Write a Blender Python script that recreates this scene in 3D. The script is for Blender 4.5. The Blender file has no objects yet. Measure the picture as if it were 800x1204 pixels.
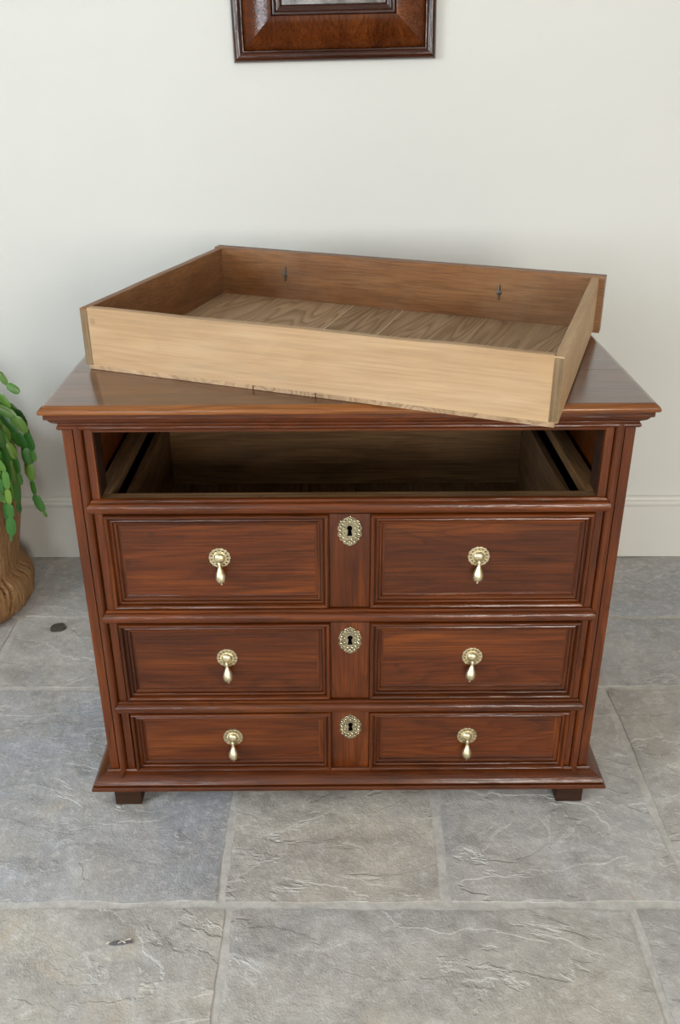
import bpy, bmesh, math, random
from mathutils import Vector, Matrix, noise

random.seed(11)
scene = bpy.context.scene
COL = scene.collection

# ------------------------------------------------------------------ camera
cam_d = bpy.data.cameras.new('camera')
cam = bpy.data.objects.new('camera', cam_d)
COL.objects.link(cam)
cam_d.sensor_fit = 'VERTICAL'
cam_d.sensor_height = 36.0
cam_d.lens = 1077.69 / 1204.0 * 36.0
cam_d.clip_start = 0.01
_r = Vector((0.99998, 0.0032, -0.0033)).normalized()
_w = Vector((-0.0044, 0.8986, -0.4387)).normalized()
_u = _r.cross(_w).normalized()
_r = _w.cross(_u)
M4 = Matrix.Identity(4)
for i in range(3):
    M4[i][0], M4[i][1], M4[i][2] = _r[i], _u[i], -_w[i]
M4[0][3], M4[1][3], M4[2][3] = -0.0085, -1.3768, 1.2979
cam.matrix_world = M4
scene.camera = cam

# ------------------------------------------------------------------ world, light, exposure
world = bpy.data.worlds.new('sky')
scene.world = world
world.use_nodes = True
bg = world.node_tree.nodes['Background']
bg.inputs[0].default_value = (0.75, 0.87, 1.0, 1)
bg.inputs[1].default_value = 1.0
scene.view_settings.view_transform = 'Standard'
scene.view_settings.look = 'None'
scene.view_settings.gamma = 1.0
scene.view_settings.use_curve_mapping = False
scene.view_settings.exposure = -0.47

RX0, RX1, RY0, RY1, RZ = -2.5, 2.6, -4.4, 1.003, 2.55      # the room
WIN_LEFT = (-2.6, -0.7, 0.85, 2.15)                      # y0 y1 z0 z1 in the left wall
WIN_RIGHT = (0.75, 1.95, 0.85, 2.15)                       # x0 x1 z0 z1 in the wall behind the camera
WIN_FRONT = (-1.75, -0.65, 0.85, 2.15)

def window_light(name, loc, rot, sx, sy, power, col):
    l = bpy.data.lights.new(name, 'AREA')
    l.shape = 'RECTANGLE'; l.size = sx; l.size_y = sy; l.energy = power; l.color = col
    o = bpy.data.objects.new(name, l); COL.objects.link(o)
    o.location = loc; o.rotation_euler = rot
    return o
window_light('daylight_window_1', (RX0 - 0.06, -1.65, 1.5), (0, -math.pi/2, 0), 1.3, 1.9, 135, (0.80, 0.91, 1.0))
window_light('daylight_window_2', (1.35, RY0 - 0.06, 1.5), (math.pi/2, 0, 0), 1.2, 1.3, 160, (1.0, 0.97, 0.91))
window_light('daylight_window_3', (-1.2, RY0 - 0.06, 1.5), (math.pi/2, 0, 0), 1.1, 1.3, 62, (0.88, 0.95, 1.0))

# ------------------------------------------------------------------ materials
def srgb(r, g, b):
    f = lambda c: (c/255/12.92) if c/255 <= 0.04045 else ((c/255+0.055)/1.055)**2.4
    return (f(r), f(g), f(b), 1)

class NT:
    def __init__(s, name):
        s.m = bpy.data.materials.new(name); s.m.use_nodes = True
        s.t = s.m.node_tree; s.b = s.t.nodes['Principled BSDF']
    def n(s, typ, **kw):
        nd = s.t.nodes.new(typ)
        for k, v in kw.items():
            if k.startswith('i_'):
                key = k[2:]; key = int(key) if key.isdigit() else key.replace('_', ' ')
                nd.inputs[key].default_value = v
            else: setattr(nd, k, v)
        return nd
    def l(s, a, b): s.t.links.new(a, b)
    def mix(s, fac, a, b, mode='MIX'):
        nd = s.t.nodes.new('ShaderNodeMix'); nd.data_type = 'RGBA'; nd.blend_type = mode
        for sock, v in ((nd.inputs[0], fac), (nd.inputs[6], a), (nd.inputs[7], b)):
            if hasattr(v, 'links'): s.l(v, sock)
            else: sock.default_value = v
        return nd.outputs[2]
    def math(s, op, a, b=None, c=None, clamp=False):
        nd = s.t.nodes.new('ShaderNodeMath'); nd.operation = op; nd.use_clamp = clamp
        for k, v in enumerate((a, b, c)):
            if v is None: continue
            if hasattr(v, 'links'): s.l(v, nd.inputs[k])
            else: nd.inputs[k].default_value = v
        return nd.outputs[0]
    def ramp(s, fac, stops):
        nd = s.t.nodes.new('ShaderNodeValToRGB'); e = nd.color_ramp.elements
        while len(e) > 1: e.remove(e[-1])
        e[0].position = stops[0][0]; e[0].color = stops[0][1]
        for p, c in stops[1:]:
            k = e.new(p); k.color = c
        s.l(fac, nd.inputs[0]); return nd.outputs[0]
    def coords(s, scale, use='Object', rand=True):
        tc = s.n('ShaderNodeTexCoord'); oi = s.n('ShaderNodeObjectInfo')
        mp = s.n('ShaderNodeMapping'); mp.inputs['Scale'].default_value = scale
        s.l(tc.outputs[use], mp.inputs[0])
        if not rand: return mp.outputs[0], oi.outputs['Random']
        ad = s.n('ShaderNodeVectorMath', operation='ADD')
        sc = s.n('ShaderNodeVectorMath', operation='SCALE'); sc.inputs[0].default_value = (37.1, 53.7, 91.3)
        s.l(oi.outputs['Random'], sc.inputs['Scale'])
        s.l(mp.outputs[0], ad.inputs[0]); s.l(sc.outputs[0], ad.inputs[1])
        return ad.outputs[0], oi.outputs['Random']
    def bump(s, h, strength, dist):
        nd = s.n('ShaderNodeBump'); s.l(nd.outputs[0], s.b.inputs['Coat Normal']); nd.inputs['Strength'].default_value = strength
        nd.inputs['Distance'].default_value = dist
        s.l(h, nd.inputs['Height']); s.l(nd.outputs[0], s.b.inputs['Normal']); return nd

G1 = (0, 0, 0, 1); W1 = (1, 1, 1, 1)
def wood(name, axis, dark, mid, light, rough=0.3, coat=0.35, figure=0.5, pores=0.5, rnd=0.3, dust=0.0, bump=0.25, cr=0.11):
    """axis: 0 x, 1 y, 2 z - the way the grain runs"""
    t = NT(name)
    def sc(al, ac):
        v = [ac]*3; v[axis] = al; return v
    c1, rn = t.coords(sc(1.1, 9.0))
    n1 = t.n('ShaderNodeTexNoise', i_Scale=1.6, i_Detail=5.0, i_Roughness=0.6, i_Distortion=0.9); t.l(c1, n1.inputs[0])
    base = t.ramp(n1.outputs[0], [(0.20, dark), (0.50, mid), (0.78, light)])
    # cathedral figure
    c2, _ = t.coords(sc(1.6, 13.0))
    n2 = t.n('ShaderNodeTexNoise', i_Scale=0.55, i_Detail=2.0, i_Distortion=0.5); t.l(c2, n2.inputs[0])
    fr = t.math('FRACT', t.math('MULTIPLY', n2.outputs[0], 24.0))
    figl = t.ramp(fr, [(0.0, W1), (0.25, (0.55, 0.55, 0.55, 1)), (0.6, G1), (0.92, (0.25, 0.25, 0.25, 1)), (1.0, W1)])
    base = t.mix(t.math('MULTIPLY', figl, figure), base, dark)
    # pores
    c3, _ = t.coords(sc(7.0, 300.0))
    n3 = t.n('ShaderNodeTexNoise', i_Scale=1.0, i_Detail=2.0, i_Roughness=0.7); t.l(c3, n3.inputs[0])
    po = t.ramp(n3.outputs[0], [(0.38, W1), (0.56, G1)])
    base = t.mix(t.math('MULTIPLY', po, pores), base, tuple(x*0.35 for x in dark[:3])+(1,))
    # blotches and wear
    c4, _ = t.coords((6, 6, 6))
    n4 = t.n('ShaderNodeTexNoise', i_Scale=1.0, i_Detail=4.0, i_Roughness=0.65); t.l(c4, n4.inputs[0])
    bl = t.ramp(n4.outputs[0], [(0.35, G1), (0.65, W1)])
    base = t.mix(t.math('MULTIPLY', bl, 0.35), base, mid, 'MIX')
    # knots and small dark marks
    c5, _ = t.coords((13, 13, 13))
    v5 = t.n('ShaderNodeTexVoronoi', i_Scale=1.0); t.l(c5, v5.inputs[0])
    kn = t.ramp(v5.outputs['Distance'], [(0.03, W1), (0.11, G1)])
    base = t.mix(t.math('MULTIPLY', kn, 0.35), base, tuple(x*0.3 for x in dark[:3])+(1,))
    if dust > 0:
        c6, _ = t.coords((3.2, 3.2, 3.2))
        n6 = t.n('ShaderNodeTexNoise', i_Scale=1.0, i_Detail=6.0, i_Roughness=0.7); t.l(c6, n6.inputs[0])
        du = t.ramp(n6.outputs[0], [(0.42, G1), (0.7, W1)])
        base = t.mix(t.math('MULTIPLY', du, dust), base, srgb(176, 158, 134))
    # each piece a little different
    hv = t.n('ShaderNodeHueSaturation'); t.l(base, hv.inputs['Color'])
    t.l(t.math('MULTIPLY_ADD', rn, rnd, 1.0 - rnd*0.5), hv.inputs['Value'])
    t.l(hv.outputs[0], t.b.inputs['Base Color'])
    rr = t.math('MULTIPLY_ADD', n4.outputs[0], 0.22, rough - 0.08)
    t.l(rr, t.b.inputs['Roughness'])
    t.b.inputs['Specular IOR Level'].default_value = 0.2
    t.b.inputs['Coat Weight'].default_value = coat
    t.b.inputs['Coat Roughness'].default_value = cr
    c7, _ = t.coords(sc(60, 150))
    n7 = t.n('ShaderNodeTexNoise', i_Scale=1.0, i_Detail=3.0, i_Roughness=0.6); t.l(c7, n7.inputs[0])
    hgt = t.math('ADD', t.math('MULTIPLY', po, -0.6), t.math('ADD', t.math('MULTIPLY', n4.outputs[0], 1.6), t.math('MULTIPLY', n7.outputs[0], 0.9)))
    t.bump(hgt, bump, 0.0012)
    return t.m

OAK = (srgb(52, 21, 5), srgb(100, 46, 12), srgb(138, 72, 22))
oak = [wood('oak_polished_%s' % a, i, *OAK, rough=0.33, coat=0.48) for i, a in enumerate('xyz')]
OAKT = (srgb(62, 33, 18), srgb(104, 61, 32), srgb(130, 82, 46))
oak_top = wood('oak_top_x', 0, *OAKT, rough=0.3, coat=0.75, figure=0.4, bump=0.12, cr=0.07)
OAKE = (srgb(104, 55, 24), srgb(152, 90, 40), srgb(186, 122, 62))
oak_edge = wood('oak_worn_edge_x', 0, *OAKE, rough=0.3, coat=0.4)
oak_dark = wood('oak_raw_foot_shade', 0, srgb(30, 18, 11), srgb(58, 36, 23), srgb(82, 54, 35), rough=0.6, coat=0.0)  # foot tone darkened for the shade under the plinth; also unpolished stile faces
OAKR = (srgb(78, 52, 30), srgb(126, 90, 54), srgb(158, 120, 78))
raw = [wood('oak_raw_%s' % a, i, *OAKR, rough=0.75, coat=0.0, dust=0.12, bump=0.4) for i, a in enumerate('xyz')]
TAN = (srgb(164, 129, 92), srgb(186, 151, 112), srgb(200, 170, 134))
tan_x = wood('pale_oak_x', 0, *TAN, rough=0.62, coat=0.05, figure=0.25, pores=0.22, dust=0.3, rnd=0.1, bump=0.12)
tan_y = wood('pale_oak_y', 1, *TAN, rough=0.62, coat=0.05, figure=0.25, pores=0.22, dust=0.3, rnd=0.1, bump=0.12)
tan_end = wood('pale_oak_end', 2, srgb(92, 74, 50), srgb(140, 112, 78), srgb(170, 142, 104), rough=0.8, coat=0, dust=0.4)
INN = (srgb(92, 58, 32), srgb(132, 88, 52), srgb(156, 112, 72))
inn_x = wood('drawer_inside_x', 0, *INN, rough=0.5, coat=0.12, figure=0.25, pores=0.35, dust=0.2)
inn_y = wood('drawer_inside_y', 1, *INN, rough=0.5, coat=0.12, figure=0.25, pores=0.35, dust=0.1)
bott = wood('drawer_bottom_oak', 1, srgb(138, 108, 78), srgb(182, 150, 116), srgb(204, 176, 144), rough=0.6, coat=0.08, figure=1.0, pores=0.3, dust=0.2)
WAL = (srgb(44, 17, 8), srgb(104, 50, 18), srgb(150, 82, 32))
wal_v = wood('walnut_veneer_z', 2, *WAL, rough=0.2, coat=0.6, figure=0.35)
wal_h = wood('walnut_veneer_x', 0, *WAL, rough=0.2, coat=0.6, figure=0.35)
WALD = (srgb(34, 15, 9), srgb(66, 32, 18), srgb(92, 48, 26))
wal_dh = wood('walnut_moulding_x', 0, *WALD, rough=0.2, coat=0.6)
wal_dv = wood('walnut_moulding_z', 2, *WALD, rough=0.2, coat=0.6)
log_m = wood('log_wood', 2, srgb(112, 76, 46), srgb(168, 124, 80), srgb(196, 156, 110), rough=0.75, coat=0, figure=0.35, pores=0.5, dust=0.12, bump=0.6)

def plain(name, col, rough=0.5, metal=0.0, var=0.0, scale=60, bump=0.0, bd=0.001, coat=0.0):
    t = NT(name); t.b.inputs['Roughness'].default_value = rough; t.b.inputs['Metallic'].default_value = metal
    t.b.inputs['Coat Weight'].default_value = coat
    c, rn = t.coords((scale,)*3)
    n = t.n('ShaderNodeTexNoise', i_Scale=1.0, i_Detail=5.0, i_Roughness=0.65); t.l(c, n.inputs[0])
    lo = tuple(x*(1-var) for x in col[:3])+(1,); hi = tuple(min(1, x*(1+var)) for x in col[:3])+(1,)
    t.l(t.ramp(n.outputs[0], [(0.3, lo), (0.7, hi)]), t.b.inputs['Base Color'])
    if bump: t.bump(n.outputs[0], bump, bd)
    return t.m

brass = plain('old_brass', (0.76, 0.66, 0.43, 1), 0.34, 1.0, 0.28, 160, 0.25, 0.0006)
brass_dk = plain('tarnished_brass', (0.52, 0.46, 0.32, 1), 0.2, 1.0, 0.3, 160, 0.2, 0.001)
seam_m = plain('seam_dust', srgb(206, 182, 148), 0.8, 0, 0.1, 200)
black = plain('keyhole_dark', (0.002, 0.0015, 0.0015, 1), 1.0); black.node_tree.nodes['Principled BSDF'].inputs['Specular IOR Level'].default_value = 0.0
iron = plain('iron', (0.18, 0.16, 0.14, 1), 0.5, 0.9, 0.4, 200)
paint_wall = plain('wall_paint', (0.735, 0.72, 0.672, 1), 0.75, 0, 0.012, 3, 0.05, 0.002)
paint_skirt = plain('skirting_paint', (0.76, 0.74, 0.68, 1), 0.38, 0, 0.02, 8)
dim_wall = plain('unseen_wall_dim', (0.46, 0.43, 0.38, 1), 0.8, 0, 0.05, 4, 0.1, 0.003)  # unseen walls, tone kept dark to cut bounce light and raise contrast
paint_ceil = plain('ceiling_paint', (0.62, 0.61, 0.59, 1), 0.8, 0, 0.01, 3)  # ceiling out of view, toned down to reduce bounce light
soil_m = plain('soil', (0.05, 0.035, 0.022, 1), 0.95, 0, 0.5, 120, 0.6, 0.004)
twig_m = plain('chip_bark', srgb(92, 88, 90), 0.8, 0, 0.4, 300, 0.5, 0.001)
twig_p = plain('chip_pale', srgb(214, 204, 186), 0.8, 0, 0.15, 300)

def leaf_mat():
    t = NT('cactus_green')
    c, rn = t.coords((40, 40, 40))
    n = t.n('ShaderNodeTexNoise', i_Scale=1.0, i_Detail=3.0); t.l(c, n.inputs[0])
    a = t.ramp(n.outputs[0], [(0.3, srgb(38, 82, 30)), (0.7, srgb(80, 134, 54))])
    b = t.ramp(rn, [(0.0, srgb(36, 88, 42)), (0.6, srgb(78, 132, 52)), (1.0, srgb(134, 162, 66))])
    t.l(t.mix(0.55, a, b), t.b.inputs['Base Color'])
    t.b.inputs['Roughness'].default_value = 0.32
    t.b.inputs['Subsurface Weight'].default_value = 0.12
    t.b.inputs['Subsurface Radius'].default_value = (0.002, 0.004, 0.001)
    return t.m
leaf_m = leaf_mat()
stem_m = plain('cactus_stem', srgb(96, 104, 52), 0.6, 0, 0.3, 80)

def stone_mat():
    t = NT('flagstone')
    tc = t.n('ShaderNodeTexCoord'); oi = t.n('ShaderNodeObjectInfo'); rn = oi.outputs['Random']
    sc = t.n('ShaderNodeVectorMath', operation='SCALE'); sc.inputs[0].default_value = (17.1, 23.7, 3.3)
    t.l(rn, sc.inputs['Scale'])
    ad = t.n('ShaderNodeVectorMath', operation='ADD'); t.l(tc.outputs['Object'], ad.inputs[0]); t.l(sc.outputs[0], ad.inputs[1])
    co = ad.outputs[0]
    def nz(scale, det=5, ro=0.6, di=0.0, vec=None):
        n = t.n('ShaderNodeTexNoise', i_Scale=scale, i_Detail=float(det), i_Roughness=ro, i_Distortion=di); t.l(vec or co, n.inputs[0]); return n.outputs[0]
    big = nz(2.2, 4, 0.6, 0.6)
    med = nz(9, 6, 0.68, 0.4)
    fin = nz(60, 6, 0.75)
    grit = nz(240, 3, 0.7)
    c1 = t.ramp(rn, [(0.0, srgb(184, 181, 177)), (0.35, srgb(192, 182, 168)), (0.65, srgb(176, 177, 181)), (1.0, srgb(192, 184, 172))])
    c2 = t.ramp(big, [(0.35, srgb(158, 160, 166)), (0.52, srgb(190, 183, 174)), (0.68, srgb(198, 187, 170))])
    c = t.mix(0.6, c1, c2)
    c = t.mix(t.math('MULTIPLY', t.ramp(med, [(0.42, G1), (0.62, W1)]), 0.45), c, srgb(148, 142, 136))
    c = t.mix(t.math('MULTIPLY', t.ramp(fin, [(0.50, G1), (0.66, W1)]), 0.5), c, srgb(220, 216, 210))
    c = t.mix(t.math('MULTIPLY', t.ramp(fin, [(0.30, W1), (0.42, G1)]), 0.5), c, srgb(120, 114, 108))
    # ochre iron stains
    c = t.mix(t.math('MULTIPLY', t.ramp(nz(5, 5, 0.7, 1.0), [(0.60, G1), (0.74, W1)]), 0.4), c, srgb(190, 164, 124))
    # riven layers: a slow field cut into terraces
    mp = t.n('ShaderNodeMapping'); mp.inputs['Scale'].default_value = (1.0, 1.9, 1.0); mp.inputs['Rotation'].default_value = (0, 0, 0.6)
    t.l(co, mp.inputs[0])
    fld = nz(2.6, 7, 0.55, 0.5, mp.outputs[0])
    lev = t.math('MULTIPLY', fld, 8.0)
    fl = t.math('FLOOR', lev); fr = t.math('FRACT', lev)
    step = t.math('ADD', fl, t.math('SMOOTH_MIN', t.math('MULTIPLY', fr, 9.0), 1.0, 0.3))
    edge = t.ramp(fr, [(0.0, W1), (0.05, W1), (0.13, G1)])
    gate = t.ramp(nz(3.3, 3), [(0.45, G1), (0.60, W1)])
    eg = t.math('MULTIPLY', edge, gate)
    c = t.mix(t.math('MULTIPLY', eg, 0.30), c, srgb(226, 223, 218))
    t.l(c, t.b.inputs['Base Color'])
    t.l(t.math('MULTIPLY_ADD', med, 0.3, 0.42), t.b.inputs['Roughness'])
    h = t.math('ADD', t.math('MULTIPLY', t.math('MULTIPLY', step, 0.58), t.math('MULTIPLY_ADD', gate, 0.75, 0.25)), t.math('ADD', t.math('MULTIPLY', med, 1.3), t.math('ADD', t.math('MULTIPLY', fin, 0.5), t.math('MULTIPLY', grit, 0.22))))
    t.bump(h, 0.8, 0.004)
    return t.m
stone_m = stone_mat()

def mortar_mat():
    t = NT('lime_mortar')
    c, _ = t.coords((1, 1, 1), rand=False)
    n = t.n('ShaderNodeTexNoise', i_Scale=45.0, i_Detail=6.0, i_Roughness=0.7); t.l(c, n.inputs[0])
    n2 = t.n('ShaderNodeTexNoise', i_Scale=5.0, i_Detail=3.0); t.l(c, n2.inputs[0])
    col = t.ramp(n.outputs[0], [(0.3, srgb(168, 164, 158)), (0.6, srgb(204, 200, 193))])
    col = t.mix(t.math('MULTIPLY', n2.outputs[0], 0.35), col, srgb(184, 174, 162))
    t.l(col, t.b.inputs['Base Color']); t.b.inputs['Roughness'].default_value = 0.85
    t.bump(n.outputs[0], 0.5, 0.003)
    return t.m
mortar_m = mortar_mat()

def glass_mat():
    t = NT('old_mirror_glass')
    c, _ = t.coords((1, 1, 1), rand=False)
    n = t.n('ShaderNodeTexNoise', i_Scale=14.0, i_Detail=7.0, i_Roughness=0.7); t.l(c, n.inputs[0])
    t.l(t.ramp(n.outputs[0], [(0.35, (0.07, 0.065, 0.062, 1)), (0.6, (0.22, 0.21, 0.205, 1))]), t.b.inputs['Base Color'])
    t.b.inputs['Metallic'].default_value = 1.0
    t.l(t.math('MULTIPLY_ADD', n.outputs[0], 0.3, 0.08), t.b.inputs['Roughness'])
    return t.m
mirror_m = glass_mat()

# ------------------------------------------------------------------ mesh helpers
class MB:
    def __init__(s): s.v = []; s.f = []
    def add(s, vs, fs):
        b = len(s.v); s.v += [tuple(v) for v in vs]; s.f += [tuple(i+b for i in f) for f in fs]; return s
    def box(s, x0, x1, y0, y1, z0, z1, bev=0.0):
        bm = bmesh.new()
        bmesh.ops.create_cube(bm, size=1)
        for v in bm.verts:
            v.co = Vector((x0+(v.co.x+.5)*(x1-x0), y0+(v.co.y+.5)*(y1-y0), z0+(v.co.z+.5)*(z1-z0)))
        if bev: bmesh.ops.bevel(bm, geom=list(bm.edges), offset=bev, segments=2, affect='EDGES', profile=0.6)
        bm.verts.index_update()
        s.add([v.co for v in bm.verts], [[v.index for v in f.verts] for f in bm.faces]); bm.free(); return s
    def prism(s, loop_a, loop_b):
        n = len(loop_a)
        return s.add(list(loop_a)+list(loop_b), [tuple(range(n))[::-1], tuple(range(n, 2*n))] + [(i, (i+1) % n, n+(i+1) % n, n+i) for i in range(n)])
    def loft(s, rings, closed_ring=True, caps=True):
        n = len(rings[0]); vs = [p for r in rings for p in r]; fs = []
        m = n if closed_ring else n-1
        for k in range(len(rings)-1):
            for i in range(m):
                j = (i+1) % n
                fs.append((k*n+i, k*n+j, (k+1)*n+j, (k+1)*n+i))
        if caps:
            fs.append(tuple(range(n))[::-1]); fs.append(tuple(range((len(rings)-1)*n, len(rings)*n)))
        return s.add(vs, fs)
    def lathe(s, prof, seg, center=(0, 0, 0), axis='Z'):
        rings = []
        for r, h in prof:
            ring = []
            for k in range(seg):
                a = 2*math.pi*k/seg
                if axis == 'Z': ring.append((center[0]+r*math.cos(a), center[1]+r*math.sin(a), center[2]+h))
                else: ring.append((center[0]+r*math.cos(a), center[1]-h, center[2]+r*math.sin(a)))
            rings.append(ring)
        return s.loft(rings)
    def build(s, name, mat, parent=None, smooth=35, normals=True):
        me = bpy.data.meshes.new(name)
        me.from_pydata(s.v, [], s.f); me.materials.append(mat)
        if normals:
            bm = bmesh.new(); bm.from_mesh(me); bmesh.ops.recalc_face_normals(bm, faces=list(bm.faces)); bm.to_mesh(me); bm.free()
        if smooth:
            for p in me.polygons: p.use_smooth = True
            me.set_sharp_from_angle(angle=math.radians(smooth))
        o = bpy.data.objects.new(name, me); COL.objects.link(o); o.parent = parent
        return o

def empty(name, loc, rz=0.0):
    o = bpy.data.objects.new(name, None); COL.objects.link(o); o.location = loc; o.rotation_euler = (0, 0, rz)
    o.empty_display_size = 0.1; return o
def tag(o, label, cat, group=None):
    o['label'] = label; o['category'] = cat
    if group: o['group'] = group
    return o
def struct(o, label=None):
    o['kind'] = 'structure'
    if label: o['label'] = label
    return o
def inst(src, parent, loc=(0, 0, 0), rot=(0, 0, 0), sc=1.0, name=None):
    o = bpy.data.objects.new(name or src.name.split('.')[0], src.data); COL.objects.link(o)
    o.parent = parent; o.location = loc; o.rotation_euler = rot; o.scale = (sc, sc, sc); return o

# ================================================================== THE ROOM
floor = MB().box(RX0, RX1, RY0, RY1, -0.12, -0.0032).build('floor', mortar_m, smooth=0)
struct(floor, 'grey flagstone floor with pale mortar joints')

def flagstone(x0, x1, y0, y1, fine, seed, dx=(0, 0, 0, 0)):
    """dx: x offsets of the four corners (left near, right near, right far, left far)"""
    nx = max(4, int((x1-x0)/(0.018 if fine else 0.09))); ny = max(4, int((y1-y0)/(0.018 if fine else 0.09)))
    cx, cy = (x0+x1)/2, (y0+y1)/2
    rows = []
    for j in range(ny+1):
        row = []; fy = j/ny
        xa = x0+dx[0]*(1-fy)+dx[3]*fy; xb = x1+dx[1]*(1-fy)+dx[2]*fy
        for i in range(nx+1):
            fx = i/nx
            x = xa+(xb-xa)*fx; y = y0+(y1-y0)*fy
            e = min(fx*(x1-x0), (1-fx)*(x1-x0), fy*(y1-y0), (1-fy)*(y1-y0))
            j1 = noise.noise((x*9, y*9, seed*1.7)); j2 = noise.noise((x*9+40, y*9, seed*1.7))
            k = 0.0065; x += 0.0022*noise.noise((x*38, y*38, seed)); y += 0.0022*noise.noise((x*38, y*38, seed+20))
            x += j1*k; y += j2*k
            # round the four corners off
            cxn = min(fx*(x1-x0), (1-fx)*(x1-x0)); cyn = min(fy*(y1-y0), (1-fy)*(y1-y0))
            q = noise.fractal((x*2.3, y*3.6, seed*3.1), 1.0, 2.1, 4)
            z = 0.0022*q + 0.0012*math.floor(noise.noise((x*2.0+7, y*3.2, seed))*4)/2
            z = max(-0.0018, min(0.0, z-0.0004))
            if e < 1e-6: z -= 0.0010
            row.append((x-cx, y-cy, z))
        rows.append(row)
    vs = [p for r in rows for p in r]; W = nx+1
    fs = [(j*W+i, j*W+i+1, (j+1)*W+i+1, (j+1)*W+i) for j in range(ny) for i in range(nx)]
    loop = [i for i in range(W)] + [j*W+nx for j in range(1, ny+1)] + [ny*W+i for i in range(nx-1, -1, -1)] + [j*W for j in range(ny-1, 0, -1)]
    b = len(vs); vs += [(vs[i][0], vs[i][1], -0.03) for i in loop]; n = len(loop)
    fs += [(loop[k], b+k, b+(k+1) % n, loop[(k+1) % n]) for k in range(n)]
    o = MB().add(vs, fs).build('flagstone', stone_m, floor, smooth=40)
    o.location = (cx, cy, 0)
    return o
J = 0.0085
def row(y0, y1, xs, fine):
    xs = [RX0] + xs + [RX1]
    for k in range(len(xs)-1):
        a, b = xs[k], xs[k+1]
        inx = fine and b > -1.25 and a < 1.15
        flagstone(a+J, b-J, y0+J, y1-J, inx, len(floor.children)+1)
row(0.655, RY1-0.004, [-1.75, -0.855, -0.05, 0.68, 1.3, 2.0], True)
row(0.352, 0.655, [-1.6, -0.855, -0.25, 0.36, 1.02, 1.7], True)
row(-0.258, 0.352, [-1.8, -0.98, -0.222, 0.168, 0.592, 1.35, 2.0], True)
row(-0.80, -0.258, [-1.7, -0.95, -0.207, 0.483, 1.1, 1.8], True)
row(-1.35, -0.80, [-1.8, -1.0, -0.3, 0.25, 0.9, 1.7], False)
row(-2.0, -1.35, [-1.6, -0.8, 0.0, 0.7, 1.5], False)
row(-2.7, -2.0, [-1.8, -1.1, -0.3, 0.5, 1.2, 1.9], False)
row(-3.5, -2.7, [-1.7, -0.9, 0.1, 0.8, 1.6], False)
row(RY0+0.004, -3.5, [-1.5, -0.6, 0.2, 1.0, 1.7], False)

T = 0.25
struct(MB().box(RX0-T, RX1+T, RY1, RY1+T, -0.12, RZ).build('wall_back', paint_wall, smooth=0), 'plain off-white painted wall')
def wall_with_windows(name, axis, pos, out, a0, a1, wins):
    mb = MB()
    def seg(u0, u1, z0, z1):
        p0, p1 = sorted((pos, pos+out))
        if axis == 'x': mb.box(p0, p1, u0, u1, z0, z1)
        else: mb.box(u0, u1, p0, p1, z0, z1)
    cur = a0
    for (u0, u1, z0, z1) in sorted(wins):
        seg(cur, u0, -0.12, RZ); seg(u0, u1, -0.12, z0); seg(u0, u1, z1, RZ); cur = u1
    seg(cur, a1, -0.12, RZ)
    return struct(mb.build(name, dim_wall, smooth=0))
wall_with_windows('wall_left', 'x', RX0, -T, RY0, RY1, [WIN_LEFT])
wall_with_windows('wall_right', 'x', RX1, T, RY0, RY1, [])
wall_with_windows('wall_front', 'y', RY0, -T, RX0-T, RX1+T, [WIN_RIGHT, WIN_FRONT])
struct(MB().box(RX0-T, RX1+T, RY0-T, RY1+T, RZ, RZ+0.1).build('ceiling', paint_ceil, smooth=0))
def window_frame(name, axis, pos, win):
    u0, u1, z0, z1 = win; mb = MB(); d = 0.02; w = 0.05
    def b(a0, a1, c0, c1):
        if axis == 'x': mb.box(pos-d, pos+d, a0, a1, c0, c1)
        else: mb.box(a0, a1, pos-d, pos+d, c0, c1)
    b(u0, u0+w, z0, z1); b(u1-w, u1, z0, z1); b(u0, u1, z0, z0+w); b(u0, u1, z1-w, z1)
    um = (u0+u1)/2; zm = (z0+z1)/2
    b(um-0.02, um+0.02, z0, z1); b(u0, u1, zm-0.015, zm+0.015)
    struct(mb.build(name, paint_skirt, smooth=0))
window_frame('window_1', 'x', RX0+0.0, WIN_LEFT)
window_frame('window_2', 'y', RY0+0.0, WIN_RIGHT)
window_frame('window_3', 'y', RY0+0.0, WIN_FRONT)

# skirting with its bead
sk = [(0, 0), (-0.021, 0), (-0.021, 0.160), (-0.018, 0.1635), (-0.0165, 0.165), (-0.023, 0.1665), (-0.0265, 0.170), (-0.0265, 0.175), (-0.023, 0.1795),
      (-0.016, 0.181), (-0.015, 0.184), (-0.012, 0.188), (0, 0.1895)]
struct(MB().prism([(RX0, RY1+a, b) for a, b in sk], [(RX1, RY1+a, b) for a, b in sk]).build('baseboard_back', paint_skirt, smooth=30), 'off-white skirting board with moulded top')

# ================================================================== CHEST OF DRAWERS
PHI = 0.0092
chest = empty('chest_of_drawers', (0, 0, 0), PHI)
tag(chest, 'polished oak chest of drawers with panelled fronts, top drawer opening empty', 'chest')
DEP = 0.545                      # case depth
HW = 0.46                        # half width of case
ZT = 0.8213

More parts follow.
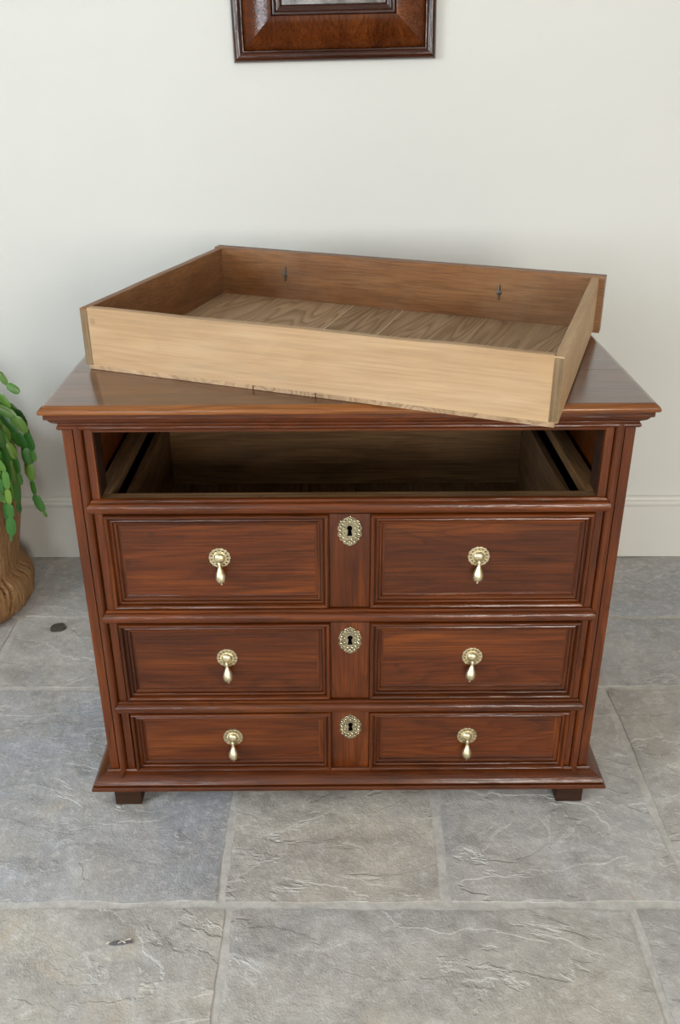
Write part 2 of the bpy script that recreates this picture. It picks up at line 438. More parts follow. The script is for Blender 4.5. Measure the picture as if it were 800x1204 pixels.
# --- top of three boards
top_prof = [(-0.004, ZT), (0.0, ZT-0.0008), (0.0045, ZT-0.003), (0.0075, ZT-0.0065), (0.008, ZT-0.010), (0.0065, ZT-0.0125), (0.002, ZT-0.0135)]
def top_board(y0, y1, front):
    """full-width board; the ends and (for the first) the front carry a thumb moulding"""
    X = 0.4785
    mb = MB(); zb = ZT-0.0135; e = [(o+X, z) for o, z in top_prof]
    if front:
        # plain board; its moulded front edge is a strip of its own
        yj = y0+0.0125
        a = [(-x, yj, z) for x, z in reversed(e)] + [(x, yj, z) for x, z in e]
        mb.prism(a, [(x, y1, z) for x, y, z in a])
        yf = y0+0.008
        lp = [(-0.0045, zb)]+[(-0.0045, ZT)]+top_prof
        MB().prism([(-(X+max(o, 0)), yf-o, z) for o, z in lp], [((X+max(o, 0)), yf-o, z) for o, z in lp]).build('top_edge', oak_edge, chest, smooth=45)
    else:
        a = [(-x, y0, z) for x, z in reversed(e)] + [(x, y0, z) for x, z in e]
        mb.prism(a, [(x, y1, z) for x, y, z in a])
    return mb
top_board(-0.0285, 0.1555, True).build('top_board', oak_top, chest, smooth=45)
top_board(0.1565, 0.372, False).build('top_board', oak_top, chest, smooth=45)
top_board(0.373, 0.572, False).build('top_board', oak_top, chest, smooth=45)
# --- sweep round the left, front and right of the case
def around(prof, x=HW, yb=DEP, name='moulding', mat=None, bot=None):
    """prof: (outward, z) closed outline; three mitred lengths"""
    out = []
    n = len(prof)
    f = MB().prism([(-(x+o), -o, z) for o, z in prof], [(x+o, -o, z) for o, z in prof]).build(name, mat[0], chest, smooth=38)
    l = MB().prism([(-(x+o), -o, z) for o, z in prof], [(-(x+o), yb, z) for o, z in prof]).build(name, mat[1], chest, smooth=38)
    r = MB().prism([((x+o), -o, z) for o, z in prof], [((x+o), yb, z) for o, z in prof]).build(name, mat[1], chest, smooth=38)
    return f, l, r
zb = ZT-0.0135
cornice = [(-0.004, zb), (0.0205, zb), (0.0205, zb-0.0085), (0.0190, zb-0.0100), (0.0160, zb-0.0105), (0.0150, zb-0.0130), (0.0122, zb-0.0165),
           (0.0080, zb-0.0195), (0.0040, zb-0.0215), (0.0040, zb-0.0240), (0.0062, zb-0.0260), (0.0066, zb-0.0290), (0.0045, zb-0.0320), (0.0010, zb-0.0335), (-0.004, zb-0.0335)]
around(cornice, name='cornice_moulding', mat=(oak[0], oak[1]))

# --- front stiles with their bead
def stile(sg):
    prof = [(0.460, 0.0), (0.4440, 0.0), (0.4440, 0.0055), (0.4425, 0.0055), (0.4420, -0.0020), (0.4405, -0.0050), (0.4380, -0.0068), (0.4350, -0.0075),
            (0.4320, -0.0068), (0.4295, -0.0050), (0.4280, -0.0020), (0.4275, 0.0055), (0.4258, 0.0055), (0.4255, 0.0), (0.4125, 0.0), (0.4125, 0.045), (0.460, 0.045)]
    a = [(sg*x, y, 0.070) for x, y in prof]; b = [(sg*x, y, 0.783) for x, y in prof]
    return MB().prism(a, b).build('stile', oak[2], chest, smooth=40)
stile(-1); stile(1)
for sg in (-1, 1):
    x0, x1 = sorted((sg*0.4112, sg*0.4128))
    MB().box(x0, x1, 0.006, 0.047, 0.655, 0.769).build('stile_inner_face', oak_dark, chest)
for sg in (-1, 1):
    x0, x1 = sorted((sg*0.415, sg*0.460))
    MB().box(x0, x1, DEP-0.045, DEP, 0.070, 0.80, 0.001).build('back_stile', oak[2], chest)
    xi0, xi1 = sorted((sg*0.432, sg*0.456))
    for z0, z1 in ((0.075, 0.16), (0.40, 0.46), (0.70, 0.795)):
        MB().box(xi0, xi1, 0.045, DEP-0.045, z0, z1, 0.001).build('side_rail', oak[1], chest)
    for z0, z1 in ((0.155, 0.405), (0.455, 0.705)):
        xp0, xp1 = sorted((sg*0.437, sg*0.447))
        MB().box(xp0, xp1, 0.043, DEP-0.043, z0, z1).build('side_panel', oak[2], chest)
# bead tips that run down on to the plinth
for sg in (-1, 1):
    cx = sg*0.435
    a = [(cx+0.0072*math.cos(t), -0.0075*math.sin(t)+0.001, 0.0800) for t in [math.pi*k/6 for k in range(7)]]
    b = [(cx+0.0020*math.cos(t), -0.0060*math.sin(t)-0.0165, 0.0725) for t in [math.pi*k/6 for k in range(7)]]
    MB().loft([a, b]).build('bead_tip', oak[2], chest)

# --- rails between the drawers
def rail(zc, raw_top=False):
    h = 0.0135
    prof = [(0.002, -h), (-0.003, -h), (-0.0035, -0.0118), (-0.0065, -0.0110), (-0.0095, -0.0095), (-0.0125, -0.0060), (-0.0135, -0.0015), (-0.0128, 0.0030), (-0.0105, 0.0062), (-0.0070, 0.0080),
            (-0.0045, 0.0085), (-0.004, 0.0125), (-0.002, h), (0.002, h)]
    prof = [(y, min(z, h)) for y, z in prof]
    # mitred ends: the further out, the shorter
    a = [(-(0.4355-abs(z)*0.75), y, zc+z) for y, z in prof]; b = [((0.4355-abs(z)*0.75), y, zc+z) for y, z in prof]
    MB().prism(a, b).build('rail_moulding', oak[0], chest, smooth=40)
    MB().box(-0.4125, 0.4125, 0.002, 0.024, zc-h, zc+h-0.001).build('drawer_rail', raw[0] if raw_top else oak[0], chest)
RAILS = (0.6388, 0.4240, 0.2262)
for k, z in enumerate(RAILS): rail(z, k == 0)
MB().box(-0.4125, 0.4125, 0.001, 0.03, 0.7695, 0.800, 0.0008).build('top_rail', oak[0], chest)
MB().box(-0.4125, 0.4125, 0.006, 0.05, 0.050, 0.0715).build('bottom_rail', oak[0], chest)

# --- plinth
plinth = [(-0.004, 0.0785), (0.004, 0.0785), (0.0055, 0.0770), (0.0060, 0.0745), (0.0120, 0.0735), (0.0195, 0.0705), (0.0255, 0.0660), (0.0285, 0.0605), (0.0280, 0.0580), (0.0235, 0.0572), (0.0235, 0.0556), (0.0300, 0.0552), (0.0322, 0.0532), (0.0322, 0.0480), (0.0300, 0.0460), (-0.004, 0.0460)]
around(plinth, name='plinth_moulding', mat=(oak[0], oak[1]))
MB().box(-0.455, 0.455, 0.02, DEP, 0.047, 0.056).build('base_frame', raw[0], chest)
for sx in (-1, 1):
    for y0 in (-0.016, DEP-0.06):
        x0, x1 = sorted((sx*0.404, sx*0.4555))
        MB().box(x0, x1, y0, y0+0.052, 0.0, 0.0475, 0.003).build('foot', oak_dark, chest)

# --- inside: runners and back boards
for sg in (-1, 1):
    for zc in (0.644, 0.52, 0.315, 0.13):
        x0, x1 = sorted((sg*0.4005, sg*0.428))
        MB().box(x0, x1, 0.0245, DEP-0.02, zc-0.013, zc+0.008, 0.001).build('runner', raw[1], chest)
for k, (z0, z1) in enumerate(((0.06, 0.30), (0.302, 0.55), (0.552, 0.805))):
    MB().box(-0.45, 0.45, DEP-0.012, DEP+0.002, z0, z1).build('back_board', raw[0], chest, smooth=0)

# --- drawers
fr_prof = [(0.0000, 0.0000), (0.0000, 0.0115), (0.0012, 0.0140), (0.0035, 0.0152), (0.0062, 0.0142), (0.0076, 0.0118), (0.0080, 0.0070), (0.0094, 0.0068), (0.0098, 0.0098), (0.0118, 0.0106), (0.0136, 0.0092),
           (0.0142, 0.0048), (0.0156, 0.0046), (0.0160, 0.0070), (0.0182, 0.0068), (0.0204, 0.0044), (0.0210, 0.0020), (0.0245, 0.0012), (0.0247, 0.0)]
def frame_side(side, x0, x1, z0, z1, y, prof, mat, parent, name):
    def corner(d, p, c):
        return {'bl': (x0+d, y-p, z0+d), 'br': (x1-d, y-p, z0+d), 'tl': (x0+d, y-p, z1-d), 'tr': (x1-d, y-p, z1-d)}[c]
    c0, c1 = {'b': ('bl', 'br'), 't': ('tl', 'tr'), 'l': ('bl', 'tl'), 'r': ('br', 'tr')}[side]
    e = 0.0003
    def sh(P, s):
        x, yy, z = P
        return (x+s*e, yy, z) if side in 'bt' else (x, yy, z+s*e)
    return MB().prism([sh(corner(d, p, c0), 1) for d, p in prof], [sh(corner(d, p, c1), -1) for d, p in prof]).build(name, mat, parent, smooth=38)

def curve_plate(outer, holes, ext, bev):
    cu = bpy.data.curves.new('plate', 'CURVE'); cu.dimensions = '2D'; cu.fill_mode = 'BOTH'; cu.extrude = ext; cu.bevel_depth = bev; cu.bevel_resolution = 1
    for pts in [outer]+holes:
        sp = cu.splines.new('POLY'); sp.points.add(len(pts)-1); sp.use_cyclic_u = True
        for p, q in zip(sp.points, pts): p.co = (q[0], q[1], 0, 1)
    ob = bpy.data.objects.new('tmp', cu); COL.objects.link(ob)
    dg = bpy.context.evaluated_depsgraph_get(); dg.update()
    me = bpy.data.meshes.new_from_object(ob.evaluated_get(dg))
    vs = [(v.co.x, -v.co.z, v.co.y) for v in me.vertices]; fs = [tuple(p.vertices) for p in me.polygons]
    bpy.data.objects.remove(ob); bpy.data.curves.remove(cu); bpy.data.meshes.remove(me)
    return vs, fs

# handle rose: scalloped pierced plate with a dome
R0 = 0.0185
outer = []
for k in range(96):
    a = 2*math.pi*k/96
    outer.append(((R0-0.0011+0.0011*abs(math.cos(7*a)))*math.cos(a), (R0-0.0011+0.0011*abs(math.cos(7*a)))*math.sin(a)))
holes = []
for k in range(14):
    a = 2*math.pi*(k+0.5)/14; hx, hy = 0.0142*math.cos(a), 0.0142*math.sin(a)
    holes.append([(hx+0.0019*math.cos(2*math.pi*i/8), hy+0.0019*math.sin(2*math.pi*i/8)) for i in range(8)])
mb = MB(); mb.add(*curve_plate(outer, holes, 0.0008, 0.0004))
mb.lathe([(0.0118, 0.0005), (0.0116, 0.0018), (0.0108, 0.0024), (0.0100, 0.0024), (0.0094, 0.0036), (0.0082, 0.0056), (0.0060, 0.0070), (0.0030, 0.0078), (0.0004, 0.0080)], 28, axis='Y')
for k in range(28):
    a = 2*math.pi*k/28; x, z = 0.0112*math.cos(a), 0.0112*math.sin(a)
    mb.lathe([(0.0008, 0.0022), (0.0007, 0.0030), (0.0002, 0.0034)], 6, center=(x, 0, z), axis='Y')
rose = mb.build('handle_rose', brass, None, smooth=40)
# pendant drop
mb = MB()
mb.lathe([(0.0004, 0.0030), (0.0018, 0.0026), (0.0030, 0.0005), (0.0032, -0.0025), (0.0030, -0.0060), (0.0042, -0.0100), (0.0070, -0.0160), (0.0091, -0.0215), (0.0097, -0.0265), (0.0090, -0.0315), (0.0064, -0.0354),
          (0.0024, -0.0368), (0.0016, -0.0376), (0.0019, -0.0386), (0.0018, -0.0398), (0.0010, -0.0408), (0.0002, -0.0411)], 24)
drop = mb.build('handle_drop', brass, None, smooth=50)
# escutcheon: crowned outline, key hole, embossed lumps
half = [(0.0, 0.0285), (0.0018, 0.0272), (0.0045, 0.0262), (0.0085, 0.0238), (0.0110, 0.0205), (0.0150, 0.0190), (0.0188, 0.0160), (0.0172, 0.0128), (0.0196, 0.0090), (0.0205, 0.0040), (0.0182, 0.0005), (0.0200, -0.0040),
        (0.0198, -0.0085), (0.0165, -0.0112), (0.0172, -0.0150), (0.0150, -0.0172), (0.0118, -0.0175), (0.0112, -0.0215), (0.0080, -0.0242), (0.0040, -0.0255), (0.0, -0.0275)]
outer = half + [(-x, z) for x, z in half[-2:0:-1]]
key = [(0.0050*math.cos(a), 0.0060+0.0050*math.sin(a)) for a in [math.radians(-50+28*k) for k in range(11)]] + [(-0.0048, -0.0086), (0.0048, -0.0086)]
pv, pf = curve_plate(outer, [key], 0.0008, 0.0005)
mb = MB(); mb.add(pv, pf)
rs = random.Random(5)
def lump(x, z, r, h):
    h *= 1.5
    mb.lathe([(r, 0.0005), (r*0.92, 0.0008+h*0.45), (r*0.6, 0.0008+h*0.85), (r*0.05, 0.0008+h)], 9, center=(x, 0, z), axis='Y')
for sx in (-1, 1):
    for (x, z, r, h) in ((0.0165, 0.0155, 0.0024, 0.003), (0.0150, 0.0095, 0.0030, 0.0026), (0.0160, 0.0030, 0.0030, 0.0026), (0.0095, 0.0065, 0.0022, 0.002), (0.0155, -0.0045, 0.0034, 0.003), (0.0095, -0.0035, 0.0024, 0.0022),
                         (0.0150, -0.0130, 0.0022, 0.003), (0.0105, -0.0115, 0.0028, 0.0024), (0.0080, -0.0185, 0.0028, 0.0024), (0.0035, -0.0220, 0.0024, 0.002), (0.0085, 0.0195, 0.0030, 0.0024), (0.0035, 0.0225, 0.0024, 0.0022), (0.0110, 0.0145, 0.0022, 0.0022), (0.0060, 0.0010, 0.0012, 0.002), (0.0040, -0.0145, 0.0026, 0.002)):
        lump(sx*x, z, r, h)
lump(0, 0.0262, 0.0016, 0.003); lump(0, 0.0185, 0.0026, 0.002); lump(0, -0.0190, 0.0026, 0.0022)
mb.box(-0.0075, 0.0075, -0.0022, 0, 0.0115, 0.0132); mb.box(-0.0060, 0.0060, -0.0022, 0, -0.0098, -0.0080)
escut = mb.build('escutcheon', brass_dk, None, smooth=45)
keyhole = MB().prism([(x*1.05, -0.0006, z) for x, z in key], [(x*1.05, 0.006, z) for x, z in key]).build('keyhole', black, None, smooth=0)
protos = [rose, drop, escut, keyhole]

def drawer(name_idx, z0, z1, hz, ez, dropang, shift=0.0, tilt=0.0, xl=0.4115, xr=0.4135, front_y=0.0085):
    d = empty('drawer', (0, 0, 0)); d.parent = chest
    yF = front_y
    # front board (its face is the level of the sunk fields)
    MB().box(-xl, xr, yF, yF+0.022, z0, z1).build('drawer_front', oak[0], d)
    for (xa, xb) in ((-xl, -0.0345), (0.0365, xr)):
        MB().box(xa+0.018, xb-0.018, yF-0.0012, yF+0.001, z0+0.018, z1-0.018).build('field_panel', oak[0], d)
        for s in 'btlr':
            frame_side(s, xa, xb, z0, z1, yF, fr_prof, oak[0] if s in 'bt' else oak[2], d, 'panel_moulding')
    MB().box(-0.0335, 0.0355, yF-0.0085, yF+0.002, z0+0.0005, z1-0.0005, 0.0008).build('muntin', oak[2], d)
    # box behind the front
    zs = z1-0.012; yb = DEP-0.03
    for sg in (-1, 1):
        x0, x1 = sorted((sg*0.385, sg*0.398))
        MB().box(x0, x1, yF+0.022, yb, z0+0.006, zs, 0.0008).build('drawer_side', raw[1], d)
    MB().box(-0.385, 0.385, yb-0.014, yb, z0+0.006, zs-0.004, 0.0008).build('drawer_back', raw[0], d)
    for xa, xb in ((-0.385, -0.13), (-0.129, 0.022), (0.0245, 0.385)):
        MB().box(xa, xb, yF+0.022, yb-0.014, z0+0.006, z0+0.014).build('drawer_bottom', raw[1], d)
    yp = yF-0.0012-0.0012
    for sx, ang in zip((-0.2225, 0.2235), dropang):
        inst(rose, d, (sx, yp, hz))
        inst(drop, d, (sx, yp-0.0108, hz-0.0050), (math.radians(-7), math.radians(ang), 0))
    ym = yF-0.0085-0.0013
    inst(escut, d, (0.001, ym, ez))
    inst(keyhole, d, (0.001, ym, ez))
    d.location = (shift, 0, 0); d.rotation_euler = (0, 0, tilt)
    return d
drawer(0, 0.4392, 0.6225, 0.5365, 0.5905, (-4, 3), 0.0)
drawer(1, 0.2415, 0.4078, 0.3290, 0.3705, (-3, 6), 0.001)
drawer(2, 0.0725, 0.2102, 0.1465, 0.1755, (-1, 1), 0.002)
for p in protos: bpy.data.objects.remove(p)

# ================================================================== THE DRAWER LYING ON TOP
ca, sa = math.cos(PHI), math.sin(PHI)
def cw(x, y): return (ca*x-sa*y, sa*x+ca*y)
NL, NR, BL, BR = [Vector(p) for p in ((-0.4560, 0.1765), (0.3005, -0.1290), (-0.2842, 0.7640), (0.5055, 0.4170))]
TA = math.atan2((NR-NL).y, (NR-NL).x); RT = Matrix.Rotation(-TA, 2)
tray = empty('loose_drawer', (0, 0, 0), PHI+TA)
tag(tray, 'pale oak drawer lifted out and laid skewed across the chest top', 'drawer')
Z0 = ZT+0.0006; HT = 0.1085
def q(u, v):                       # bilinear in the plan of the tray (u along the width, v towards the wall)
    return RT @ (NL*(1-u)*(1-v)+NR*u*(1-v)+BL*(1-u)*v+BR*u*v)
def q2(u, v): return q((0.003+u*0.983)*v+u*(1-v), v)   # the box narrows behind the wider drawer front
def slab(u0, u1, v0, v1, z0, z1, name, mat, sub=1, wob=0.0, parent=tray, q=q2):
    mb = MB(); n = sub; rings = []
    along_u = abs(u1-u0) > abs(v1-v0)
    for k in range(n+1):
        f = k/n
        if along_u:
            a, b = q(u0+(u1-u0)*f, v0), q(u0+(u1-u0)*f, v1)
        else:
            a, b = q(u0, v0+(v1-v0)*f), q(u1, v0+(v1-v0)*f)
        w = wob*noise.noise((f*7, z1*30, u0*9+v0*5)) if 0 < k < n else 0
        c = 0.0012
        dd = (b-a).normalized()*c
        rings.append([(a.x, a.y, z0), (b.x, b.y, z0), (b.x, b.y, z1+w-c), (b.x-dd.x, b.y-dd.y, z1+w), (a.x+dd.x, a.y+dd.y, z1+w), (a.x, a.y, z1+w-c)])
    mb.loft(rings)
    return mb.build(name, mat, parent, smooth=30)
tu = 0.0175; tv = 0.026; tf = 0.955
B0 = Z0+0.0075
# bottom boards, running from the front to the back of the drawer
for ua, ub in ((0.006, 0.395), (0.3975, 0.530), (0.5325, 0.994)):
    slab(ua, ub, 0.002, tf+0.004, Z0, B0-0.0002, 'bottom_board', bott, 1)
for us in (0.3962, 0.5312): slab(us-0.0022, us+0.0022, tv, tf, B0-0.001, B0+0.0004, 'seam_strip', seam_m, 1)
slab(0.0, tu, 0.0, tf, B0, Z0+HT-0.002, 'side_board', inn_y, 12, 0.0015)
slab(1-tu, 1.0, 0.0, tf, B0, Z0+HT-0.002, 'side_board', tan_y, 12, 0.0015)
slab(tu, 1-tu, 0.0, tv, B0, Z0+HT-0.001, 'back_board', tan_x, 24, 0.0022)
# end grain of the sides shown at the corners of the back
slab(0.0005, tu-0.0005, -0.0012, 0.006, B0+0.001, Z0+HT-0.004, 'end_grain', tan_end, 1)
slab(1-tu+0.0005, 0.9995, -0.0012, 0.006, B0+0.001, Z0+HT-0.004, 'end_grain', tan_end, 1)
# drawer front: wider than the box, moulded on the side towards the wall
slab(0.0, 1.0, tf, 0.992, Z0, Z0+HT, 'drawer_front', inn_x, 16, 0.001, q=q)
for ua, ub in ((0.0, 0.455), (0.545, 1.0)):
    slab(ua, ub, 0.992, 1.004, Z0+HT-0.022, Z0+HT, 'panel_moulding', oak[0], q=q)
    slab(ua, ub, 0.992, 1.004, Z0, Z0+0.022, 'panel_moulding', oak[0], q=q)
    slab(ua, ua+0.028, 0.992, 1.004, Z0+0.022, Z0+HT-0.022, 'panel_moulding', oak[2], q=q)
    slab(ub-0.028, ub, 0.992, 1.004, Z0+0.022, Z0+HT-0.022, 'panel_moulding', oak[2], q=q)
slab(0.457, 0.543, 0.992, 1.002, Z0, Z0+HT, 'muntin', oak[2], q=q)
# the clenched pins of its two handles, seen on the inside
d_u = (NR-NL).normalized(); ang = math.atan2((BR-BL).y, (BR-BL).x)-TA
for u in (0.205, 0.762):
    p = q(u, tf-0.001)
    mb = MB()
    mb.lathe([(0.0052, 0.0), (0.0048, 0.0012), (0.003, 0.002), (0.0004, 0.0022)], 12, axis='Y')
    mb.box(-0.0012, 0.0012, -0.004, 0.0, -0.014, 0.016, 0.0004); mb.box(-0.001, 0.001, -0.006, -0.001, -0.003, 0.004, 0.0003)
    o = mb.build('handle_pin', iron, tray); o.location = (p.x, p.y, Z0+0.062); o.rotation_euler = (0, 0, ang)

# ================================================================== MIRROR
mir = empty('wall_mirror', (-0.0285, RY1, 1.3055)); mir.rotation_euler = (0, math.radians(-1.0), 0)
tag(mir, 'dark walnut cushion-framed mirror hanging on the wall above the chest', 'mirror')
MW, MH = 0.2335, 0.56
def mirror_ring(prof, name, mats):
    for s in 'btlr':
        frame_side(s, -MW, MW, 0, MH, -0.002, prof, mats[0] if s in 'bt' else mats[1], mir, name)
cush = [(0.024, 0.0), (0.024, 0.008), (0.027, 0.012), (0.034, 0.0185), (0.046, 0.027), (0.060, 0.034), (0.074, 0.039), (0.085, 0.042), (0.0915, 0.043), (0.093, 0.042), (0.093, 0.0)]
mirror_ring(cush, 'cushion_moulding', (wal_v, wal_h))
slip = [(0.0932, 0.0), (0.0932, 0.030), (0.096, 0.033), (0.100, 0.033), (0.103, 0.030), (0.104, 0.025), (0.109, 0.024), (0.113, 0.022), (0.116, 0.018), (0.1165, 0.0)]
mirror_ring(slip, 'inner_moulding', (wal_dh, wal_dv))
bead = [(0.0005, 0.0), (0.000, 0.010), (0.002, 0.0165), (0.006, 0.021), (0.0115, 0.0225), (0.017, 0.021), (0.0205, 0.0165), (0.022, 0.0150), (0.0238, 0.0150), (0.024, 0.0)]
for s in 'bt': frame_side(s, -MW, MW, 0, MH, -0.002, bead, wal_dh, mir, 'outer_bead')
for sg, cuts in ((-1, (0.065, 0.30, 0.47)), (1, (0.098, 0.26, 0.45))):
    zs = [0.0] + list(cuts) + [MH]
    for k in range(len(zs)-1):
        a0, a1 = zs[k]+(0.0012 if k else 0), zs[k+1]-(0.0012 if k < len(zs)-2 else 0)
        def P(d, p, end):
            z = (a0 if end == 0 else a1)
            if k == 0 and end == 0: z = d
            if k == len(zs)-2 and end == 1: z = MH-d
            return (sg*(MW-d), -0.002-p, z)
        mb = MB(); rings = [[P(d, p, 0) for d, p in bead], [P(d, p, 1) for d, p in bead]]
        mb.loft(rings).build('outer_bead', wal_dv, mir, smooth=38)
        if k:
            mb2 = MB().prism([(sg*(MW-d*0.98-0.0002), -0.002-p*1.05, zs[k]-0.0018) for d, p in bead], [(sg*(MW-d*0.98-0.0002), -0.002-p*1.05, zs[k]+0.0018) for d, p in bead]); mb2.build('bead_ring', wal_dv, mir, smooth=38)
MB().box(-MW+0.1140, MW-0.1140, -0.014, -0.010, 0.1140, MH-0.1140).build('mirror_glass', mirror_m, mir, smooth=0)
MB().box(-MW+0.02, MW-0.02, -0.009, -0.001, 0.02, MH-0.02).build('backing_board', raw[2], mir, smooth=0)

# ================================================================== CACTUS IN A LOG PLANTER
PC = Vector((-1.07, 0.735, 0.0))
plant = empty('potted_cactus', PC)
tag(plant, 'trailing green leaf cactus in a hollowed log planter by the skirting', 'plant')
rz = [(0.000, 0.205), (0.010, 0.216), (0.030, 0.224), (0.055, 0.226), (0.075, 0.223), (0.090, 0.214), (0.098, 0.200), (0.104, 0.192), (0.114, 0.196), (0.130, 0.198), (0.16, 0.203), (0.20, 0.210), (0.25, 0.219), (0.30, 0.226), (0.35, 0.230), (0.40, 0.232), (0.425, 0.231), (0.432, 0.227)]
cracks = [(-0.40, 0.0, 0.10, 0.030), (-0.02, 0.0, 0.085, 0.040), (-0.62, 0.0, 0.09, 0.022), (-0.47, 0.09, 0.43, 0.018), (-0.16, 0.12, 0.30, 0.010), (0.22, 0.0, 0.12, 0.02), (1.4, 0.0, 0.43, 0.014), (2.6, 0.0, 0.43, 0.014), (-0.95, 0.0, 0.12, 0.016), (-1.7, 0.0, 0.43, 0.014), (-2.6, 0.0, 0.2, 0.014)]
SEG = 720
def rad_at(z):
    for (z0, r0), (z1, r1) in zip(rz, rz[1:]):
        if z <= z1: return r0+(r1-r0)*(z-z0)/(z1-z0)
    return rz[-1][1]
rings = []
zs = [0.432*k/44 for k in range(45)]
for z in zs:
    ring = []
    for k in range(SEG):
        a = -math.pi+2*math.pi*k/SEG
        r = rad_at(z)
        r *= 1+0.022*noise.noise((math.cos(a)*1.3, math.sin(a)*1.3, z*3)) + 0.012*noise.noise((math.cos(a)*5, math.sin(a)*5, z*4))
        r += 0.0018*noise.noise((math.cos(a)*26, math.sin(a)*26, z*6))
        for ac, z0, z1, dp in cracks:
            aa = a-ac-0.06*math.sin(z*30+ac*5)
            if abs(aa) < 0.06 and z0-0.02 <= z <= z1+0.02:
                fade = min(1, (z-z0+0.02)/0.03, (z1+0.02-z)/0.03)
                r -= dp*max(0, fade)*1.7*math.exp(-(aa/0.012)**2)
        ring.append((r*math.cos(a), r*math.sin(a), z))
    rings.append(ring)
# hollow: in over the rim and down
for f, z in ((0.90, 0.436), (0.84, 0.430), (0.80, 0.38)):
    rings.append([(p[0]*f, p[1]*f, z) for p in rings[44]])
MB().loft(rings).build('log_planter', log_m, plant, smooth=50)
MB().lathe([(0.186, 0.0), (0.186, 0.020), (0.12, 0.034), (0.001, 0.038)], 32, center=(0, 0, 0.372)).build('soil', soil_m, plant)

# a flat oval joint of the cactus with a lens section and shallow teeth, from z=0 up to z=1
mb = MB(); out = []
prof = [(0.0, 0.10), (0.12, 0.24), (0.28, 0.30), (0.34, 0.27), (0.50, 0.315), (0.56, 0.285), (0.72, 0.295), (0.80, 0.25), (0.92, 0.19), (1.0, 0.10)]
L = [(-w, z) for z, w in prof]; Rr = [(w, z) for z, w in prof]; mid = [(0, z, 0.075*math.sin(math.pi*min(1, 0.12+z*0.8))) for z, w in prof]
n = len(prof)
vs = [(x, 0, z) for x, z in L]+[(x, 0, z) for x, z in Rr]+[(0, -t, z) for _, z, t in mid]+[(0, t, z) for _, z, t in mid]
vs += [(x*0.55, -t*0.8, z) for (x, z), (_, _, t) in zip(L, mid)]+[(x*0.55, -t*0.8, z) for (x, z), (_, _, t) in zip(Rr, mid)]
vs += [(x*0.55, t*0.8, z) for (x, z), (_, _, t) in zip(L, mid)]+[(x*0.55, t*0.8, z) for (x, z), (_, _, t) in zip(Rr, mid)]
fs = []
for cols in ((0, 4, 2, 5, 1), (1, 7, 3, 6, 0)):
    for a, b in zip(cols, cols[1:]):
        for i in range(n-1):
            fs.append((a*n+i, b*n+i, b*n+i+1, a*n+i+1))
seg_proto = mb.add(vs, fs).build('leaf_segment', leaf_m, None, smooth=60)

def branch(pts, rnd, seglen=0.040, width=1.0):
    pts = [Vector(p)-PC for p in pts]
    # Catmull-Rom resample
    path = []
    ext = [pts[0]*2-pts[1]]+pts+[pts[-1]*2-pts[-2]]
    for i in range(1, len(ext)-2):
        p0, p1, p2, p3 = ext[i-1:i+3]
        for k in range(12):
            t = k/12
            path.append(0.5*((2*p1)+(p2-p0)*t+(2*p0-5*p1+4*p2-p3)*t*t+(3*p1-p0-3*p2+p3)*t**3))
    path.append(pts[-1])
    mb = MB(); rings = []
    for i, p in enumerate(path[::3]+[path[-1]]):
        ring = [(p.x+0.0016*math.cos(a), p.y+0.0016*math.sin(a)*0.7, p.z+0.0016*math.sin(a)) for a in (0, 1.26, 2.51, 3.77, 5.03)]
        rings.append(ring)
    br = mb.loft(rings).build('branch', stem_m, plant)
    # lay joints along the path
    d = 0.0; i = 0; cur = path[0]
    while i < len(path)-1:
        ln = seglen*rnd.uniform(0.85, 1.15); start = cur; acc = 0
        while i < len(path)-1 and acc < ln:
            nxt = path[i+1]; acc = (nxt-start).length; i += 1; cur = nxt
        dirv = (cur-start)
        if dirv.length < 0.008: break
        o = inst(seg_proto, br)
        zax = dirv.normalized(); face = Vector((rnd.uniform(-.5, .5), -1, rnd.uniform(0, .6)))
        xax = face.cross(zax); xax = xax.normalized() if xax.length > 1e-3 else Vector((1, 0, 0)); yax = zax.cross(xax)
        s = dirv.length*1.03; wd = min(s, 0.044)*width*rnd.uniform(0.68, 0.98)
        m = Matrix.Identity(4)
        for r_ in range(3): m[r_][0], m[r_][1], m[r_][2], m[r_][3] = xax[r_]*wd, yax[r_]*wd*0.8, zax[r_]*s, start[r_]
        o.matrix_local = m
    return br
rnd = random.Random(21)
branch([(-0.97, 0.72, 0.42), (-0.92, 0.71, 0.52), (-0.87, 0.705, 0.555), (-0.822, 0.70, 0.532), (-0.789, 0.70, 0.475), (-0.781, 0.70, 0.412), (-0.784, 0.70, 0.365), (-0.780, 0.70, 0.318), (-0.762, 0.70, 0.272)], rnd, 0.043)
branch([(-0.96, 0.70, 0.42), (-0.90, 0.69, 0.54), (-0.835, 0.69, 0.570), (-0.790, 0.695, 0.535), (-0.773, 0.70, 0.475), (-0.768, 0.70, 0.425)], rnd, 0.05)
branch([(-0.96, 0.66, 0.42), (-0.90, 0.61, 0.50), (-0.835, 0.60, 0.485), (-0.809, 0.60, 0.452), (-0.808, 0.60, 0.406), (-0.810, 0.60, 0.360), (-0.814, 0.60, 0.305), (-0.821, 0.60, 0.255)], rnd, 0.042)
branch([(-0.96, 0.68, 0.42), (-0.90, 0.66, 0.53), (-0.84, 0.655, 0.53), (-0.803, 0.66, 0.468), (-0.800, 0.66, 0.424), (-0.796, 0.66, 0.380)], rnd, 0.042)
branch([(-0.97, 0.72, 0.42), (-0.91, 0.72, 0.55), (-0.86, 0.72, 0.64), (-0.825, 0.72, 0.645), (-0.812, 0.72, 0.612), (-0.787, 0.72, 0.594)], rnd, 0.036)
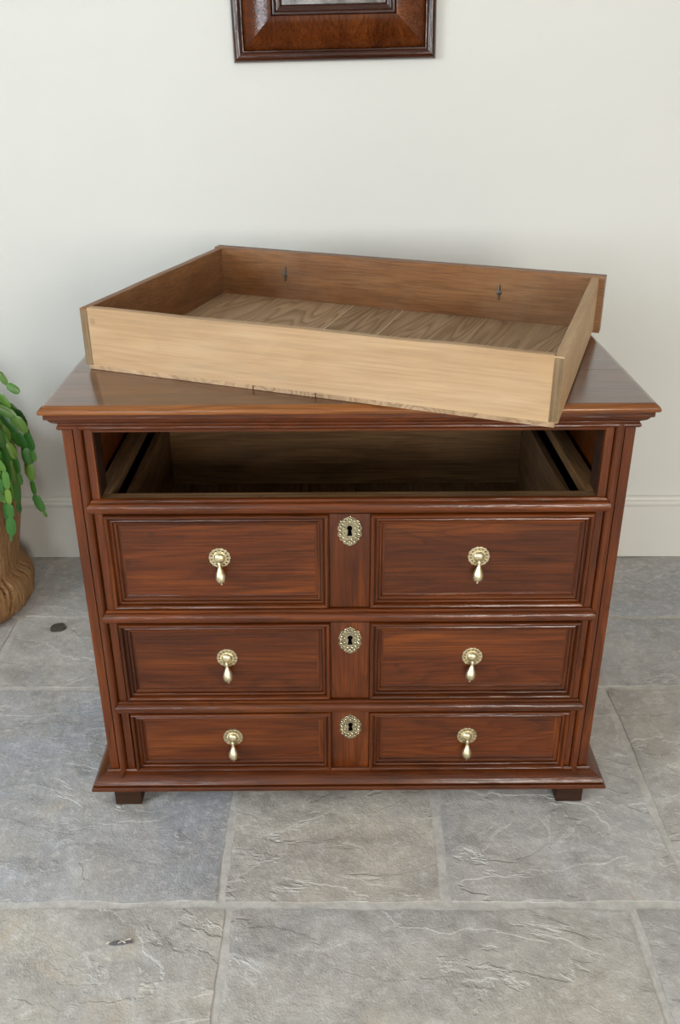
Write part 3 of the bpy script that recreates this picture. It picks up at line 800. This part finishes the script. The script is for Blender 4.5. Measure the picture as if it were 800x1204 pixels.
branch([(-0.98, 0.70, 0.42), (-0.93, 0.70, 0.55), (-0.87, 0.70, 0.620), (-0.825, 0.70, 0.595), (-0.806, 0.70, 0.55), (-0.800, 0.70, 0.515)], rnd, 0.044, 0.85)
branch([(-0.98, 0.66, 0.42), (-0.93, 0.64, 0.52), (-0.87, 0.62, 0.545), (-0.828, 0.62, 0.50), (-0.822, 0.62, 0.455), (-0.83, 0.62, 0.41)], rnd, 0.04)
branch([(-0.98, 0.76, 0.42), (-0.90, 0.77, 0.52), (-0.85, 0.78, 0.55), (-0.815, 0.78, 0.515), (-0.805, 0.78, 0.46), (-0.805, 0.78, 0.42)], rnd, 0.042)
for k in range(30):
    a = rnd.uniform(-0.75, 5.4) if k > 11 else rnd.uniform(-1.2, 0.25)
    ca_, sa_ = math.cos(a), math.sin(a)
    reach = rnd.uniform(0.20, 0.265)
    if sa_ > 0.3: reach = min(reach, 0.20)
    top = rnd.uniform(0.50, 0.64); end = rnd.uniform(0.24, 0.44)
    def pt(r, z): return (PC.x+r*ca_, PC.y+r*sa_, z)
    mid_r = reach*0.62
    branch([pt(0.06, 0.41), pt(mid_r*0.8, top-0.03), pt(mid_r*1.2, top), pt(reach, top-0.06), pt(reach+0.012, (top+end)/2), pt(reach+0.010, end)], rnd, rnd.uniform(0.038, 0.046))
bpy.data.objects.remove(seg_proto)

# ================================================================== SMALL THINGS ON THE FLOOR
chip = empty('bark_chip', (-0.377, -0.334, 0.0), 0.12)
tag(chip, 'tiny dark splinter of bark lying on the flagstone near the front', 'debris')
mb = MB(); rings = []
for k, (x, w, h) in enumerate(((-0.020, 0.001, 0.002), (-0.012, 0.0035, 0.004), (0.0, 0.004, 0.0045), (0.010, 0.003, 0.004), (0.020, 0.001, 0.003))):
    rings.append([(x, -w, 0.0), (x, -w*0.6, h*0.8), (x, w*0.2, h), (x, w, h*0.5), (x, w, 0.0)])
mb.loft(rings).build('bark', twig_m, chip)
mb = MB()
for (x0, y0, x1, y1) in ((-0.004, -0.002, 0.016, 0.004), (-0.001, 0.002, 0.008, -0.003), (-0.023, -0.001, -0.019, 0.001)):
    dx, dy = x1-x0, y1-y0; l = math.hypot(dx, dy); nx, ny = -dy/l*0.0008, dx/l*0.0008
    mb.prism([(x0-nx, y0-ny, 0.003), (x0+nx, y0+ny, 0.003), (x0, y0, 0.005)], [(x1-nx, y1-ny, 0.003), (x1+nx, y1+ny, 0.003), (x1, y1, 0.0055)])
mb.build('torn_fibre', twig_p, chip)
lf = MB(); ring = []
for k in range(18):
    a = 2*math.pi*k/18; r = 1+0.22*noise.noise((math.cos(a)*1.5, math.sin(a)*1.5, 4))
    ring.append((0.020*r*math.cos(a), 0.022*r*math.sin(a)))
lf.loft([[(x, y, -0.001) for x, y in ring], [(x*0.97, y*0.97, 0.0012) for x, y in ring], [(x*0.6, y*0.6, 0.0020) for x, y in ring]])
o = lf.build('dried_leaf', plain('dark_leaf', srgb(78, 72, 60), 0.6, 0, 0.3, 90, 0.3, 0.001), None)
o.location = (-0.7449, 0.607, 0.0); tag(o, 'small dark oval fragment lying on the flagstone right of the log planter', 'debris')
